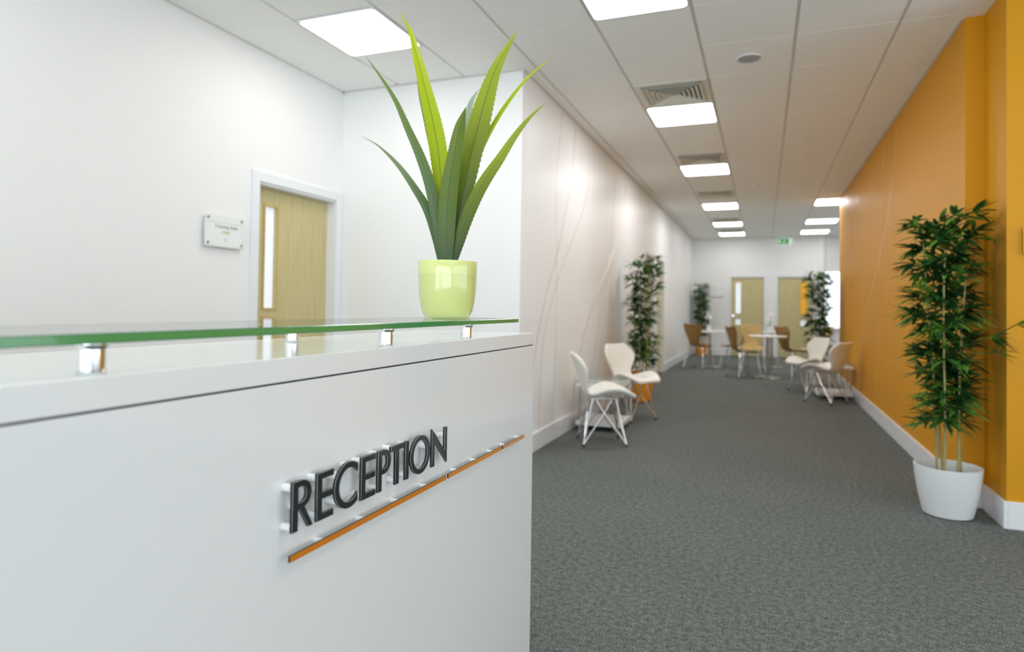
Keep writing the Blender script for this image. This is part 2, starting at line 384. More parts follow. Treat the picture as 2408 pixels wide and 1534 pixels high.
def door(n, origin, w, h, axis, holes, panes, handle_u, wallplane, arch=0.062, lip=True, closer=False):
    """origin: front lower corner of the leaf; wallplane: distance the leaf sits behind the wall face"""
    root = bpy.data.objects.new('door_%d' % n, None); COL.objects.link(root); root.location = origin; struct(root)
    obj('door_leaf', leaf_mesh(w, h, .044, holes, axis), OAK, root)
    def B(bm, u0, u1, d0, d1, z0, z1, bev=0):
        # d positive = towards the room
        if axis == 'x': return box(bm, u0, u1, -d1, -d0, z0, z1, bev=bev)
        return box(bm, d0, d1, u0, u1, z0, z1, bev=bev)
    for (a, b, c, d), pm in zip(holes, panes):
        fr = bmesh.new(); k = .018
        B(fr, a-k, a, 0, .008, c-k, d+k); B(fr, b, b+k, 0, .008, c-k, d+k); B(fr, a, b, 0, .008, d, d+k); B(fr, a, b, 0, .008, c-k, c)
        obj('glazing_bead', fr, OAKL, root)
        obj('vision_pane', B(bmesh.new(), a, b, -.03, -.024, c, d), pm, root)
    fr = bmesh.new(); q = wallplane
    if arch:
        B(fr, -arch, 0.0, q, q+.016, 0, h+.02+arch, .003); B(fr, w, w+arch, q, q+.016, 0, h+.02+arch, .003); B(fr, 0, w, q, q+.016, h+.02, h+.02+arch, .003)
    B(fr, -.004, 0.003, -.05, q, 0, h+.02); B(fr, w-.003, w+.004, -.05, q, 0, h+.02); B(fr, 0, w, -.05, q, h+.003, h+.022)
    obj('door_frame', fr, TRIM, root)
    if handle_u is not None:
        hb = bmesh.new(); s = 1 if handle_u < w/2 else -1
        def P(u, d, z): return (u, -d, z) if axis == 'x' else (d, u, z)
        tube(hb, [P(handle_u, 0, 1.0), P(handle_u, .008, 1.0)], .025, 20)
        tube(hb, [P(handle_u, .005, 1.0), P(handle_u, .045, 1.0), P(handle_u+s*.015, .052, 1.0), P(handle_u+s*.12, .052, 1.0)], .009, 10)
        obj('door_handle', hb, CHROME, root, smooth=.7)
    return root
door(1, (XLL-.08, 3.446, 0), .841, 2.0, 'y', [(.149, .263, 1.123, 1.871), (.149, .263, .30, 1.042)], [LITPANE, LITPANE], .06, .08, arch=.07)
door(2, (XL-.05, 9.623, 0), .754, 1.998, 'y', [], [], .06, .05, arch=.05)
door(3, (XL-.05, 10.803, 0), .714, 1.998, 'y', [], [], .06, .05, arch=.05)
door(4, (FA[0]+.002, YF+.03, 0), .781, 1.952, 'x', [(.112, .238, 1.063, 1.846), (.112, .238, .78, .918)], [LITPANE, LITPANE], .06, .03)
door(5, (FB[0]+.002, YF+.03, 0), .781, 1.952, 'x', [(.52, .655, 1.063, 1.846), (.52, .655, .78, .918)], [YELPANE, LITPANE], .72, .03)
# far window with blinds
bm = bmesh.new(); box(bm, FW[0], FW[1], YF+.09, YF+.1, .75, 2.1); w1 = struct(obj('window_1', bm, DAYPANE))
bm = bmesh.new(); k = .05
box(bm, FW[0]-k, FW[0], YF-.02, YF+.1, .7, 2.15); box(bm, FW[1], FW[1]+k, YF-.02, YF+.1, .7, 2.15); box(bm, FW[0], FW[1], YF-.02, YF+.1, 2.1, 2.15); box(bm, FW[0], FW[1], YF-.04, YF+.1, .7, .75)
obj('window_frame', bm, TRIM, w1)
for k in range(26):
    obj('blind_slat', bx(FW[0], FW[1], YF+.03, YF+.065, .77+k*.051, .772+k*.051), BLIND, w1)

# ------------------------------------------------------------------ wall graphics
GL = [[(5.365, 2.93), (5.333, 2.876), (5.26, 2.56), (5.221, 2.331), (5.21, 2.001), (5.223, 1.712), (5.25, 1.462), (5.252, 1.186), (5.24, .824), (5.215, .494), (5.17, .16)],
 [(5.78, 2.906), (5.72, 2.631), (5.648, 2.362), (5.523, 2.107), (5.354, 1.799), (5.216, 1.584), (5.05, 1.377), (4.906, 1.151), (4.798, .966), (4.724, .801), (4.646, .556), (4.6, .16)],
 [(6.30, 2.80), (6.297, 2.637), (6.24, 2.392), (6.059, 2.127), (5.811, 1.891), (5.517, 1.627), (5.308, 1.427), (5.148, 1.241), (4.987, 1.029), (4.9, .826), (4.855, .589), (4.835, .326), (4.82, .16)],
 [(7.555, 2.85), (7.453, 2.486), (7.415, 2.329), (7.363, 2.022), (7.354, 1.749), (7.335, 1.451), (7.293, 1.205), (7.24, .962), (7.187, .748), (7.1, .16)],
 [(8.142, 2.80), (7.999, 2.415), (7.834, 2.129), (7.375, 1.776), (6.945, 1.459), (6.573, 1.244), (6.306, 1.004), (6.119, .818), (6.001, .662), (5.863, .423), (5.80, .16)],
 [(7.77, 1.911), (7.346, 1.476), (6.958, 1.202), (6.737, .926), (6.602, .642), (6.485, .473), (6.40, .16)]]
LL = ['nearest copper line on the white corridor wall, almost straight and vertical', 'strong copper line crossing the nearest vertical line and leaning away towards the ceiling',
 'faint pale copper curve right of the first crossing lines on the white wall', 'thin nearly vertical line in the second cluster, above the far white chair',
 'bold copper curve of the second cluster sweeping down behind the white chairs', 'short faint curve right of the bold copper sweep, nearest the corridor doors']
for pts, lb, w_ in zip(GL, LL, (.009, .013, .009, .010, .016, .010)):
    tag(obj('wall_decoration_line', strip_yz(bmesh.new(), pts, XL, w_, .0015, 1), COPPER), lb, 'wall decoration', 'copper lines on the white corridor wall')
GR = [[(6.47, 2.85), (6.52, 2.75), (6.644, 2.415), (6.852, 2.161), (7.028, 1.979), (7.264, 1.792), (7.543, 1.579), (7.906, 1.378), (8.241, 1.141), (8.571, .883), (8.816, .579), (9.116, .16)],
 [(7.136, 2.85), (7.224, 2.262), (7.294, 2.056), (7.341, 1.857), (7.336, 1.651), (7.357, 1.407), (7.376, 1.118), (7.448, .82), (7.492, .451), (7.592, .16)],
 [(6.769, 2.6), (6.80, 2.3), (6.849, 1.999), (6.979, 1.791), (7.259, 1.532), (7.537, 1.263), (7.81, 1.034), (8.042, .79), (8.2, .4)],
 [(9.993, 2.803), (9.979, 2.4), (9.957, 1.795), (9.991, 1.397), (10.025, .985)],
 [(8.95, 2.75), (8.989, 2.577), (9.293, 2.009), (9.63, 1.732), (9.992, 1.434), (10.2, 1.1)]]
LR = ['longest pale line on the orange wall, sweeping away from the ceiling to the skirting', 'nearly vertical pale line on the orange wall, crossed by the longest sweep',
 'faint pale curve on the orange wall, the lower of the two leaning lines', 'straight vertical pale line at the far end of the orange wall', 'pale slanting line at the far end of the orange wall']
for pts, lb, w_ in zip(GR, LR, (.022, .016, .014, .022, .018)):
    tag(obj('wall_decoration_line', strip_yz(bmesh.new(), pts, XR, w_, .0015, -1), SILVERV), lb, 'wall decoration', 'pale lines on the orange wall')

# ------------------------------------------------------------------ ceiling fittings
def rrect(bm, x0, x1, y0, y1, z0, z1, r):
    pts = []
    for cx, cy, a0 in ((x1-r, y1-r, 0), (x0+r, y1-r, PI/2), (x0+r, y0+r, PI), (x1-r, y0+r, 1.5*PI)):
        for k in range(6): a = a0+k*PI/10; pts.append((cx+r*math.cos(a), cy+r*math.sin(a)))
    lo = [bm.verts.new((a, b, z0)) for a, b in pts]; hi = [bm.verts.new((a, b, z1)) for a, b in pts]
    bm.faces.new(lo[::-1]); bm.faces.new(hi)
    n = len(pts)
    for k in range(n): bm.faces.new((lo[k], lo[(k+1) % n], hi[(k+1) % n], hi[k]))
    return bm
def make_light(dm):
    t = thing('ceiling_light', '', 'ceiling light', (0, 0, ZC), 0, 'square ceiling lights')
    fr = bmesh.new(); a = .586; o = .012
    for q in ((o, a+.002, o, .03), (o, a+.002, a-.018, a+.002), (o, .03, .03, a-.018), (a-.018, a+.002, .03, a-.018)): box(fr, q[0], q[1], q[2], q[3], -.006, .012)
    obj('frame', fr, TRIM, t)
    obj('diffuser', rrect(bmesh.new(), .022, .578, .022, .578, -.008, .006, .028), dm, t)
    return t
LN = ['ceiling light above the corridor mouth, cut by the top of the picture',
 'square ceiling light just behind the first and largest air vent', 'square ceiling light behind the second air vent from the front', 'third whole ceiling light from the front in the left corridor row',
 'second last light of the left ceiling row', 'last light of the left ceiling row, nearest the far wall',
 'nearest of the three far right ceiling lights, partly cut by the orange wall', 'middle one of the three far right ceiling lights', 'farthest of the three right ceiling lights, left of the exit sign end',
 'large square ceiling light above the reception desk, behind the spiky plant leaves']
l0 = make_light(DIFF); ld = None
for i, (x, y) in enumerate(LIGHTS):
    lb = LN[i] if i < len(LN) else 'square ceiling light out of view behind or beside the camera'
    if i == 0: l0.location = (x, y, ZC); l0['label'] = lb
    elif i == 4: lf_ = make_light(DIFFF); lf_.location = (x, y, ZC); lf_['label'] = lb
    elif i in (5, 7, 8): dup(lf_, (x, y, ZC), 0, lb)
    elif i < 9: dup(l0, (x, y, ZC), 0, lb)
    elif i == 9: ld = make_light(DIFFD); ld.location = (x, y, ZC); ld['label'] = lb
    elif i == 10: lh = make_light(DIFFH); lh.location = (x, y, ZC); lh['label'] = lb
    else: dup(lh, (x, y, ZC), 0, lb)
def make_vent():
    t = thing('air_vent', '', 'air vent', (0, 0, ZC), 0, 'square louvred air vents in the ceiling')
    fr = bmesh.new()
    for q in ((.012, .588, .012, .06), (.012, .588, .54, .588), (.012, .06, .06, .54), (.54, .588, .06, .54)): box(fr, *q, -.006, .012)
    obj('frame', fr, VENT, t)
    bk = bmesh.new(); box(bk, .03, .57, .03, .57, .0, .0085); obj('painted_shade_plate', bk, VENTD, t)  # flat plate coloured dark as the shade between the louvres
    c = .3
    for i in range(6):
        ro = .24-.036*i; ri = ro-.030; zo = -.024; zi = .0
        bl = bmesh.new()
        def ring(r_, z_): return [bl.verts.new((c+sx*r_, c+sy*r_, z_)) for sx, sy in ((-1, -1), (1, -1), (1, 1), (-1, 1))]
        R4 = [ring(ro, zo), ring(ro+.002, zo+.001), ring(ri+.002, zi+.002), ring(ri, zi)]
        for a, b in zip(R4, R4[1:]+R4[:1]):
            for k in range(4): bl.faces.new((a[k], a[(k+1) % 4], b[(k+1) % 4], b[k]))
        obj('louvre', bl, VENT, t)
    obj('centre_plate', bx(.274, .326, .274, .326, -.024, -.02), VENT, t)
    return t
VN = ['largest and nearest louvred air vent, in front of a square light', 'second louvred air vent from the front', 'third louvred air vent from the front, blurred',
 'fourth louvred air vent, seen very flat near the far end', 'farthest louvred air vent before the last left light']
v0 = make_vent()
for i, (x, y) in enumerate(VENTS):
    if i == 0: v0.location = (x, y, ZC); v0['label'] = VN[0]
    else: dup(v0, (x, y, ZC), 0, VN[i])
def speaker(x, y, label, r_, m):
    t = thing('ceiling_speaker', label, 'ceiling speaker', (x, y, ZC), 0, 'round ceiling fittings')
    obj('grille', lathe(bmesh.new(), [(0, -.006), (r_-.01, -.006), (r_-.004, -.004)], seg=36), m, t, smooth=.6)
    obj('rim', lathe(bmesh.new(), [(r_-.004, -.004), (r_-.002, -.008), (r_+.006, -.007), (r_+.008, 0)], seg=36), TRIM, t, smooth=.6)
speaker(-.107, 4.66, 'round grey ceiling speaker beside the nearest air vent', .082, GREYM)
t = thing('smoke_detector', 'small white round smoke detector far along the ceiling', 'smoke detector', (-.117, 9.48, ZC))
obj('base', lathe(bmesh.new(), [(0, -.012), (.05, -.012), (.055, 0)], seg=28), TRIM, t, smooth=.6)
obj('sensor_head', lathe(bmesh.new(), [(0, -.035), (.02, -.034), (.034, -.024), (.036, -.012)], seg=28), TRIM, t, smooth=.6)

# exit sign
t = thing('exit_sign', 'small green emergency exit sign with white running man high on the far wall', 'exit sign', (.475, YF-.02, 2.843))
obj('case', bx(-.168, .168, -.012, .02, -.07, .07, bev=.004), WHITES, t)
obj('green_panel', bx(-.160, .092, -.015, -.011, -.062, .062), GREENS, t, None)
bm = bmesh.new()
def poly_xz(bm, pts, y0, y1):
    a = [bm.verts.new((p[0], y0, p[1])) for p in pts]; b = [bm.verts.new((p[0], y1, p[1])) for p in pts]
    bm.faces.new(a); bm.faces.new(b[::-1]); n = len(a)
    for k in range(n): bm.faces.new((a[k], b[k], b[(k+1) % n], a[(k+1) % n]))
poly_xz(bm, [(-.150, 0), (-.115, .04), (-.115, .015), (-.07, .015), (-.07, -.015), (-.115, -.015), (-.115, -.04)], -.019, -.014)
obj('arrow', bm, WHITES, t)
bm = bmesh.new()
tube(bm, [(.0, -.0165, .036), (.0, -.0165, .038)], .01, 12)
for pts in ([(0, .022), (-.006, -.008)], [(0, .02), (.022, .008), (.03, .022)], [(0, .02), (-.022, .012), (-.028, -.006)], [(-.006, -.008), (.016, -.022), (.014, -.05)], [(-.006, -.008), (-.018, -.032), (-.040, -.036)]):
    tube(bm, [(a, -.0165, b) for a, b in pts], .0055, 8)
obj('running_man', bm, WHITES, t)
bm = bmesh.new(); box(bm, .100, .106, -.015, -.011, -.062, .062); box(bm, .154, .16, -.015, -.011, -.062, .062); box(bm, .106, .154, -.015, -.011, .056, .062)
obj('door_symbol', bm, GREENS, t)

# ------------------------------------------------------------------ text helper
def text_mesh(body, size, extr=.0004):
    cu = bpy.data.curves.new('text', 'FONT'); cu.body = body; cu.size = size; cu.extrude = extr; cu.align_x = 'CENTER'; cu.align_y = 'CENTER'; cu.resolution_u = 4
    to = bpy.data.objects.new('text', cu); COL.objects.link(to)
    bpy.context.view_layer.update()
    me = bpy.data.meshes.new_from_object(to.evaluated_get(bpy.context.evaluated_depsgraph_get()))
    bpy.data.objects.remove(to); me.materials.clear(); return me
def plate_sign(label, origin, ax, w, h, lines, dots=None):
    """ax 'y': on a wall facing +X ; 'x': on a wall facing -Y ; origin = centre on the wall face"""
    t = thing('wall_sign', label, 'sign', origin)
    if ax == 'y': t.rotation_euler = (0, 0, PI/2)   # local: x along wall, -y outwards
    d = .02
    obj('plate', bx(-w/2, w/2, -d-.006, -d, -h/2, h/2, bev=.002), ACRY, t)
    obj('lower_edge', bx(-w/2+.002, w/2-.002, -d-.0062, -d+.0005, -h/2-.002, -h/2+.003), ACRYE, t)
    for sx in (-1, 1):
        for sz in (-1, 1):
            obj('standoff', tube(bmesh.new(), [(sx*(w/2-.022), 0, sz*(h/2-.022)), (sx*(w/2-.022), -d-.012, sz*(h/2-.022))], .0085, 16), STEEL, t, smooth=.7)
    for body, size, x, z, m in lines:
        me = text_mesh(body, size); o = link('lettering', me, m, t)
        o.location = (x, -d-.0068, z); o.rotation_euler = (PI/2, 0, 0)
    obj('rule_line', bx(-w/2+.01, w/2-.01, -d-.0066, -d-.006, h*.26, h*.275), ACRYE, t)
    return t
plate_sign('clear acrylic sign reading Training Suite on the white wall left of the oak door', (XLL, 3.14, 1.624), 'y', .315, .208,
    [('Training Suite', .034, .01, .03, INK), ('ONE', .034, .005, -.008, LIME), ('|||', .026, .005, -.055, ACRYE)])
plate_sign('small pale wall sign left of the far oak door', (-1.12, YF, 1.60), 'x', .34, .235, [('– – –', .03, 0, .02, INK)])
plate_sign('white wall sign on the near orange wall, cut by the right picture edge', (1.46, YS, 1.553), 'x', .30, .145, [])

# ------------------------------------------------------------------ reception desk
DX, DY0, DY1 = -0.70, -1.3, 1.902
t = thing('reception_desk', 'glossy white reception desk with raised ledge in the foreground', 'reception desk', (DX, .3, 0))
def P(name, m, *a, **k): o = obj(name, bx(*a, **k), m, t); o.matrix_parent_inverse = Matrix.Translation((-DX, -.3, 0)); return o
P('front_panel', LAMI, DX-.036, DX, DY0, DY1, 0.0, 1.0325, bev=.0012)
P('shadow_joint', GAP, DX-.034, DX-.003, DY0+.004, DY1-.004, 1.032, 1.0355)
P('ledge', LAMI, DX-.40, DX, DY0, DY1, 1.0355, 1.073, bev=.0015)
P('end_panel', LAMI, DX-.95, DX-.0365, DY1-.036, DY1-.0005, 0.0, .74, bev=.0012)
P('end_panel', LAMI, DX-.38, DX-.0365, DY1-.036, DY1-.0005, .7405, 1.0325, bev=.0012)
P('back_panel', LAMI, DX-.38, DX-.36, DY0+.02, DY1-.037, .765, 1.0325)
P('worktop', LAMI, DX-.95, DX-.037, DY0, DY1-.0365, .74, .7645, bev=.002)
# glass shelf
gx0, gx1, gy0, gy1, gz0, gz1 = -1.0, -.700, -1.1, 1.765, 1.1095, 1.1215
bm = bx(gx0, gx1, gy0, gy1, gz0, gz1)
bmesh.ops.recalc_face_normals(bm, faces=bm.faces)
es = [e for e in bm.edges]
bmesh.ops.bevel(bm, geom=es, offset=.0013, segments=1, affect='EDGES')
for f in bm.faces:
    n = f.normal
    f.material_index = 0 if n.z > .9 else 3 if (n.z < -.1 and abs(n.x) < .5) or n.x < -.5 else (1 if (abs(n.x) > .9 or abs(n.y) > .9) else 2)
gs = tag(obj('glass_shelf', bm, [GLASS, GLEDGE, GLBEV, GLASSB]), 'long clear glass shelf with green edge raised above the reception desk', 'glass shelf')
SN = ['chrome standoff under the glass shelf, nearest and largest at the left', 'middle chrome standoff under the glass shelf', 'chrome standoff under the glass shelf below the potted plant']
def standoff(x, y, lb):
    s = thing('shelf_standoff', lb, 'standoff', (x, y, 1.073), 0, 'chrome standoffs of the glass shelf')
    obj('post', lathe(bmesh.new(), [(0, .0), (.0145, .0), (.0150, .001), (.0150, .004), (.0142, .005), (.0142, .029), (0, .029)], seg=40), CHROME, s, smooth=.6)
    obj('flange', lathe(bmesh.new(), [(0, .0292), (.0165, .0292), (.0170, .030), (.0170, .0355), (.016, .0362), (0, .0362)], seg=40), CHROME, s, smooth=.6)
    return s
s0 = standoff(-.727, .500, SN[0])
dup(s0, (-.727, 1.095, 1.073), 0, SN[1]); dup(s0, (-.727, 1.462, 1.073), 0, SN[2])
for y in (.5, 1.095, 1.462): dup(s0, (-.965, y, 1.073), 0, 'rear chrome standoff under the glass shelf, hidden behind a front one')

# ------------------------------------------------------------------ RECEPTION lettering
ZB, CH = .8035, .0775
XF, XBK = -.6785, -.683          # face and back of the letters
def arc(cx, cz, rx, rz, a0, a1, n=14): return [(cx+rx*math.cos(math.radians(a0+(a1-a0)*k/n)), cz+rz*math.sin(math.radians(a0+(a1-a0)*k/n))) for k in range(n+1)]
def letter_shape(ch, w):
    s = .165; b = .135     # stem and bar in cap heights; w in cap heights
    if ch == 'E': return [[(0, 0), (w, 0), (w, b), (s, b), (s, .44), (w*.97, .44), (w*.97, .44+b), (s, .44+b), (s, 1-b), (w, 1-b), (w, 1), (0, 1)]]
    if ch == 'I': return [[(0, 0), (w, 0), (w, 1), (0, 1)]]
    if ch == 'T': return [[(w/2-s/2, 0), (w/2+s/2, 0), (w/2+s/2, 1-b), (w, 1-b), (w, 1), (0, 1), (0, 1-b), (w/2-s/2, 1-b)]]
    if ch == 'N': return [[(0, 0), (s*.9, 0), (s*.9, .70), (w-s*.05, -.04), (w, -.04), (w, 1), (w-s*.9, 1), (w-s*.9, .34), (s*.12, 1.06), (0, 1.06)]]
    if ch == 'O':
        return [arc(w/2, .5, w/2, .52, 0, 360, 48)[:-1], arc(w/2, .5, w/2-.155, .52-.13, 360, 0, 48)[:-1]]
    if ch == 'C':
        o = arc(w*.62, .5, w*.62, .52, 52, 308, 36); i = arc(w*.62, .5, w*.62-.16, .52-.135, 308, 52, 36)
        x = w*.99; o[0] = (x, .925); o[-1] = (x, .075); i[0] = (x, .265); i[-1] = (x, .735)
        return [o+i]
    if ch == 'P':
        h = .26; c = 1-h-.03
        out = [(0, 0), (s, 0), (s, .40)]+arc(w-.30, .70, .30, .30, -90, 90)+[(0, 1)]
        inn = [(s, .40+b-.01), (s, 1-b)]+arc(w-.30, .70, .30-.15, .30-b+.005, 90, -90)
        return [out, inn]
    if ch == 'R':
        out = [(0, 0), (s, 0), (s, .42), (w*.36, .42), (w*.77, 0), (w*.99, 0), (w*.58, .44)]+arc(w*.90-.29, .715, .29, .285, -62, 90)+[(0, 1)]
        inn = [(s, .42+b-.01), (s, 1-b)]+arc(w*.90-.29, .715, .29-.15, .285-b+.01, 90, -90)
        return [out, inn]
LET = [('R', .7830, .8310), ('E', .8395, .8815), ('C', .8840, .9490), ('E', .9590, 1.0030), ('P', 1.0110, 1.0540), ('T', 1.0545, 1.0990), ('I', 1.1070, 1.1200), ('O', 1.1260, 1.2070), ('N', 1.2150, 1.2840)]
WHICH = ['first letter, R, of the black RECEPTION lettering', 'letter E between R and C in the black RECEPTION lettering', 'letter C of the black RECEPTION lettering', 'letter E between C and P in the black RECEPTION lettering',
 'letter P of the black RECEPTION lettering', 'letter T of the black RECEPTION lettering', 'letter I of the black RECEPTION lettering', 'round letter O of the black RECEPTION lettering', 'last letter, N, of the black RECEPTION lettering']
SPC = {'R': [(.09, .10), (.09, .88), (.45, .45)], 'E': [(.1, .9), (.1, .12)], 'C': [(.12, .8), (.12, .25), (.7, .9)], 'P': [(.1, .1), (.1, .92)], 'T': [(.1, .94), (.5, .1)], 'I': [(.5, .9), (.5, .12)], 'O': [(.10, .7), (.9, .65), (.3, .12)], 'N': [(.08, .1), (.93, .75)]}
sc_ = 0.994
for (ch, ya, yb), lb in zip(LET, WHICH):
    ya *= sc_; yb *= sc_
    w = (yb-ya)/CH
    cu = bpy.data.curves.new('letter', 'CURVE'); cu.dimensions = '2D'; cu.fill_mode = 'BOTH'; cu.extrude = (XF-XBK)/2; cu.bevel_depth = .0002; cu.bevel_resolution = 0
    for pts in letter_shape(ch, w):
        sp = cu.splines.new('POLY'); sp.points.add(len(pts)-1); sp.use_cyclic_u = True
        for q, (a, b) in zip(sp.points, pts): q.co = (a*CH, b*CH, 0, 1)
    to = bpy.data.objects.new('letter', cu); COL.objects.link(to); bpy.context.view_layer.update()
    me = bpy.data.meshes.new_from_object(to.evaluated_get(bpy.context.evaluated_depsgraph_get())); bpy.data.objects.remove(to)
    me.materials.clear()
    # local xy -> world Y,Z ; local z -> world X
    for v in me.vertices: v.co = Vector((v.co.z+(XF-XBK)/2, v.co.x, v.co.y))
    L = thing('sign_letter', lb, 'letter', (XBK, ya, ZB), 0, 'letters of the word RECEPTION on the desk')
    o = link('letter_body', me, [BLACK, SIGNED, SPACER], L)
    for p in me.polygons:
        p.material_index = 0 if p.normal.x > .9 else (2 if p.normal.x > .25 else 1)  # bevel faces coloured pale as a painted glint along the letter edges
    for a, b in SPC[ch]:
        obj('spacer', tube(bmesh.new(), [(-.0165, a*w*CH, b*CH), (0.0, a*w*CH, b*CH)], .0065, 16), SPACER, L, smooth=.7)
BARS = [(.7765, 1.2760, OR1, 'long deep orange underline bar below the desk lettering'), (1.2880, 1.5960, OR2, 'middle orange underline bar on the desk front'), (1.6070, 1.7700, OR3, 'short pale copper underline bar at the right end of the desk front')]
for ya, yb, m, lb in BARS:
    L = thing('underline_bar', lb, 'underline bar', (XBK, ya, .7600), 0, 'orange underline bars on the desk')
    ln = yb-ya
    obj('bar_face', bx(.0036, .0046, 0, ln, 0, .0092), m, L)
    obj('bar_body', bx(0, .0035, 0, ln, -.0002, .0094), SIGNED, L)
    n = 4 if ln > .4 else (3 if ln > .2 else 2)
    for k in range(n):
        y = ln*(.16+.68*k/(n-1))
        obj('spacer', tube(bmesh.new(), [(-.0165, y, .0047), (0, y, .0047)], .0050, 16), SPACER, L, smooth=.7)

# ------------------------------------------------------------------ spiky plant on the desk
PC = Vector((-.90, 1.68, 1.1215))
t = thing('potted_spiky_plant', 'spiky long-leaved artificial plant in a lime green pot on the glass shelf', 'potted plant', PC)
pr = [(0, .0), (.060, .0), (.066, .002), (.0700, .007), (.0765, .022), (.0830, .055), (.0862, .095), (.0874, .130), (.0878, .134), (.0890, .166), (.0882, .169), (.0855, .168), (.0845, .150), (.078, .135), (0, .130)]
mis = [0]*14
for i in (7, 8, 9, 10, 11): mis[i] = 1
obj('pot', lathe(bmesh.new(), pr, seg=72, mis=mis), [LIMEPOT, LIMERIM], t, smooth=.6)
obj('potting_soil', lathe(bmesh.new(), [(0, .148), (.0, .150), (.06, .150), (.0835, .145), (.083, .142), (0, .142)], seg=40), SOIL, t, smooth=.6)
yaw = .3498
RV = Vector((math.cos(yaw), math.sin(yaw), 0)); FV = Vector((-math.sin(yaw), math.cos(yaw), 0))
SCL = 1.886/1464.0/2.018      # metres per crop pixel at the pot
OFF = [.006, -.006, .008, .012, .016, .002, -.008, -.016, .020]
EYE = Vector((0, 0, HC))-PC     # the leaves keep their traced direction as they lean towards or away from the viewer
def blade(pts, ws, depth, fold, cols, seedn, name='leaf'):
    """pts: (x,y) from base to tip measured from the photo crop; depth: how far the tip leans towards (-) or away (+) from the viewer"""
    n = len(pts); N = 90
    def cr(arr, s):
        f_ = s*(n-1); i = min(int(f_), n-2); u = f_-i
        p0, p1, p2, p3 = arr[max(i-1, 0)], arr[i], arr[i+1], arr[min(i+2, n-1)]
        return 0.5*(2*p1+(p2-p0)*u+(2*p0-5*p1+4*p2-p3)*u*u+(3*p1-p0-3*p2+p3)*u**3)
    X = [(p[0]-462)*SCL for p in pts]; Z = [(1470-p[1])*SCL for p in pts]
    C = []; Wd = []
    for k in range(N+1):
        s = k/N; d = depth*(s**1.5)+OFF[seedn]
        C.append(EYE+(RV*cr(X, s)+Vector((0, 0, cr(Z, s)))-EYE)*(1+d/1.886)); Wd.append(max(.0, cr(ws, s))*SCL)
    bm = bmesh.new(); lay = bm.loops.layers.float_color.new('col') if False else None
    th = .0007; rows = []
    for k in range(N+1):
        tg = (C[min(k+1, N)]-C[max(k-1, 0)]).normalized(); sd = tg.cross(FV).normalized()
        nr = sd.cross(tg).normalized()
        ser = 1.0+(.05 if k % 2 else -.03)*(1 if Wd[k] > .004 else 2)
        h = Wd[k]/2*ser
        row = []
        for q in (-1, -.55, -.08, 0, .08, .55, 1):
            row.append(C[k]+sd*(h*q)+nr*(fold*(abs(q)**1.3)*h))
        rows.append((row, nr))
    F = [[bm.verts.new(p+nr*th) for p in row] for row, nr in rows]; B = [[bm.verts.new(p-nr*th) for p in row] for row, nr in rows]
    for k in range(N):
        for j in range(6):
            f1 = bm.faces.new((F[k][j], F[k][j+1], F[k+1][j+1], F[k+1][j])); f2 = bm.faces.new((B[k][j], B[k+1][j], B[k+1][j+1], B[k][j+1]))
            if j in (2, 3): f1.material_index = 1; f2.material_index = 1
        bm.faces.new((F[k][0], F[k+1][0], B[k+1][0], B[k][0])); bm.faces.new((F[k][6], B[k][6], B[k+1][6], F[k+1][6]))
    bm.faces.new([v for v in F[0]]+[v for v in B[0]][::-1])
    me = bpy.data.meshes.new(name); bmesh.ops.recalc_face_normals(bm, faces=bm.faces)
    bm.to_mesh(me); bm.free()
    at = me.attributes.new('tip', 'FLOAT', 'POINT')
    zt = C[-1].z; zb = C[0].z
    for i, v in enumerate(me.vertices): at.data[i].value = (v.co.z-zb)/(zt-zb)
    o = link(name, me, cols, t, smooth=1.2); return o
def lm(name, cols, tr):
    a = leafmat(name, cols, tr, .38, 'tip'); d = leafmat(name+'_midrib', [(p, (c[0]*.6, c[1]*.62, c[2]*.5, 1)) for p, c in cols], tr*.8, .4, 'tip'); return [a, d]
DK = rgb(58, 92, 50)
M1 = lm('olive_leaf', [(0, rgb(60, 96, 58)), (.5, rgb(96, 124, 72)), (1, rgb(160, 170, 130))], .25)
M2 = lm('dark_green_leaf', [(0, rgb(74, 100, 60)), (.5, rgb(98, 126, 62)), (1, rgb(130, 150, 62))], .25)
M3 = lm('lime_leaf', [(0, rgb(110, 138, 40)), (.3, rgb(186, 206, 24)), (1, rgb(204, 216, 40))], .5)
M4 = lm('deep_green_leaf', [(0, rgb(74, 100, 60)), (.4, rgb(104, 126, 44)), (1, rgb(124, 144, 46))], .3)
M5 = lm('yellow_green_leaf', [(0, rgb(66, 88, 46)), (.35, rgb(116, 134, 34)), (.7, rgb(166, 182, 36)), (1, rgb(176, 190, 60))], .4)
M8 = lm('pale_leaf', [(0, rgb(110, 140, 90)), (1, rgb(196, 206, 190))], .4)
def rv(p, w): return p[::-1], w[::-1]
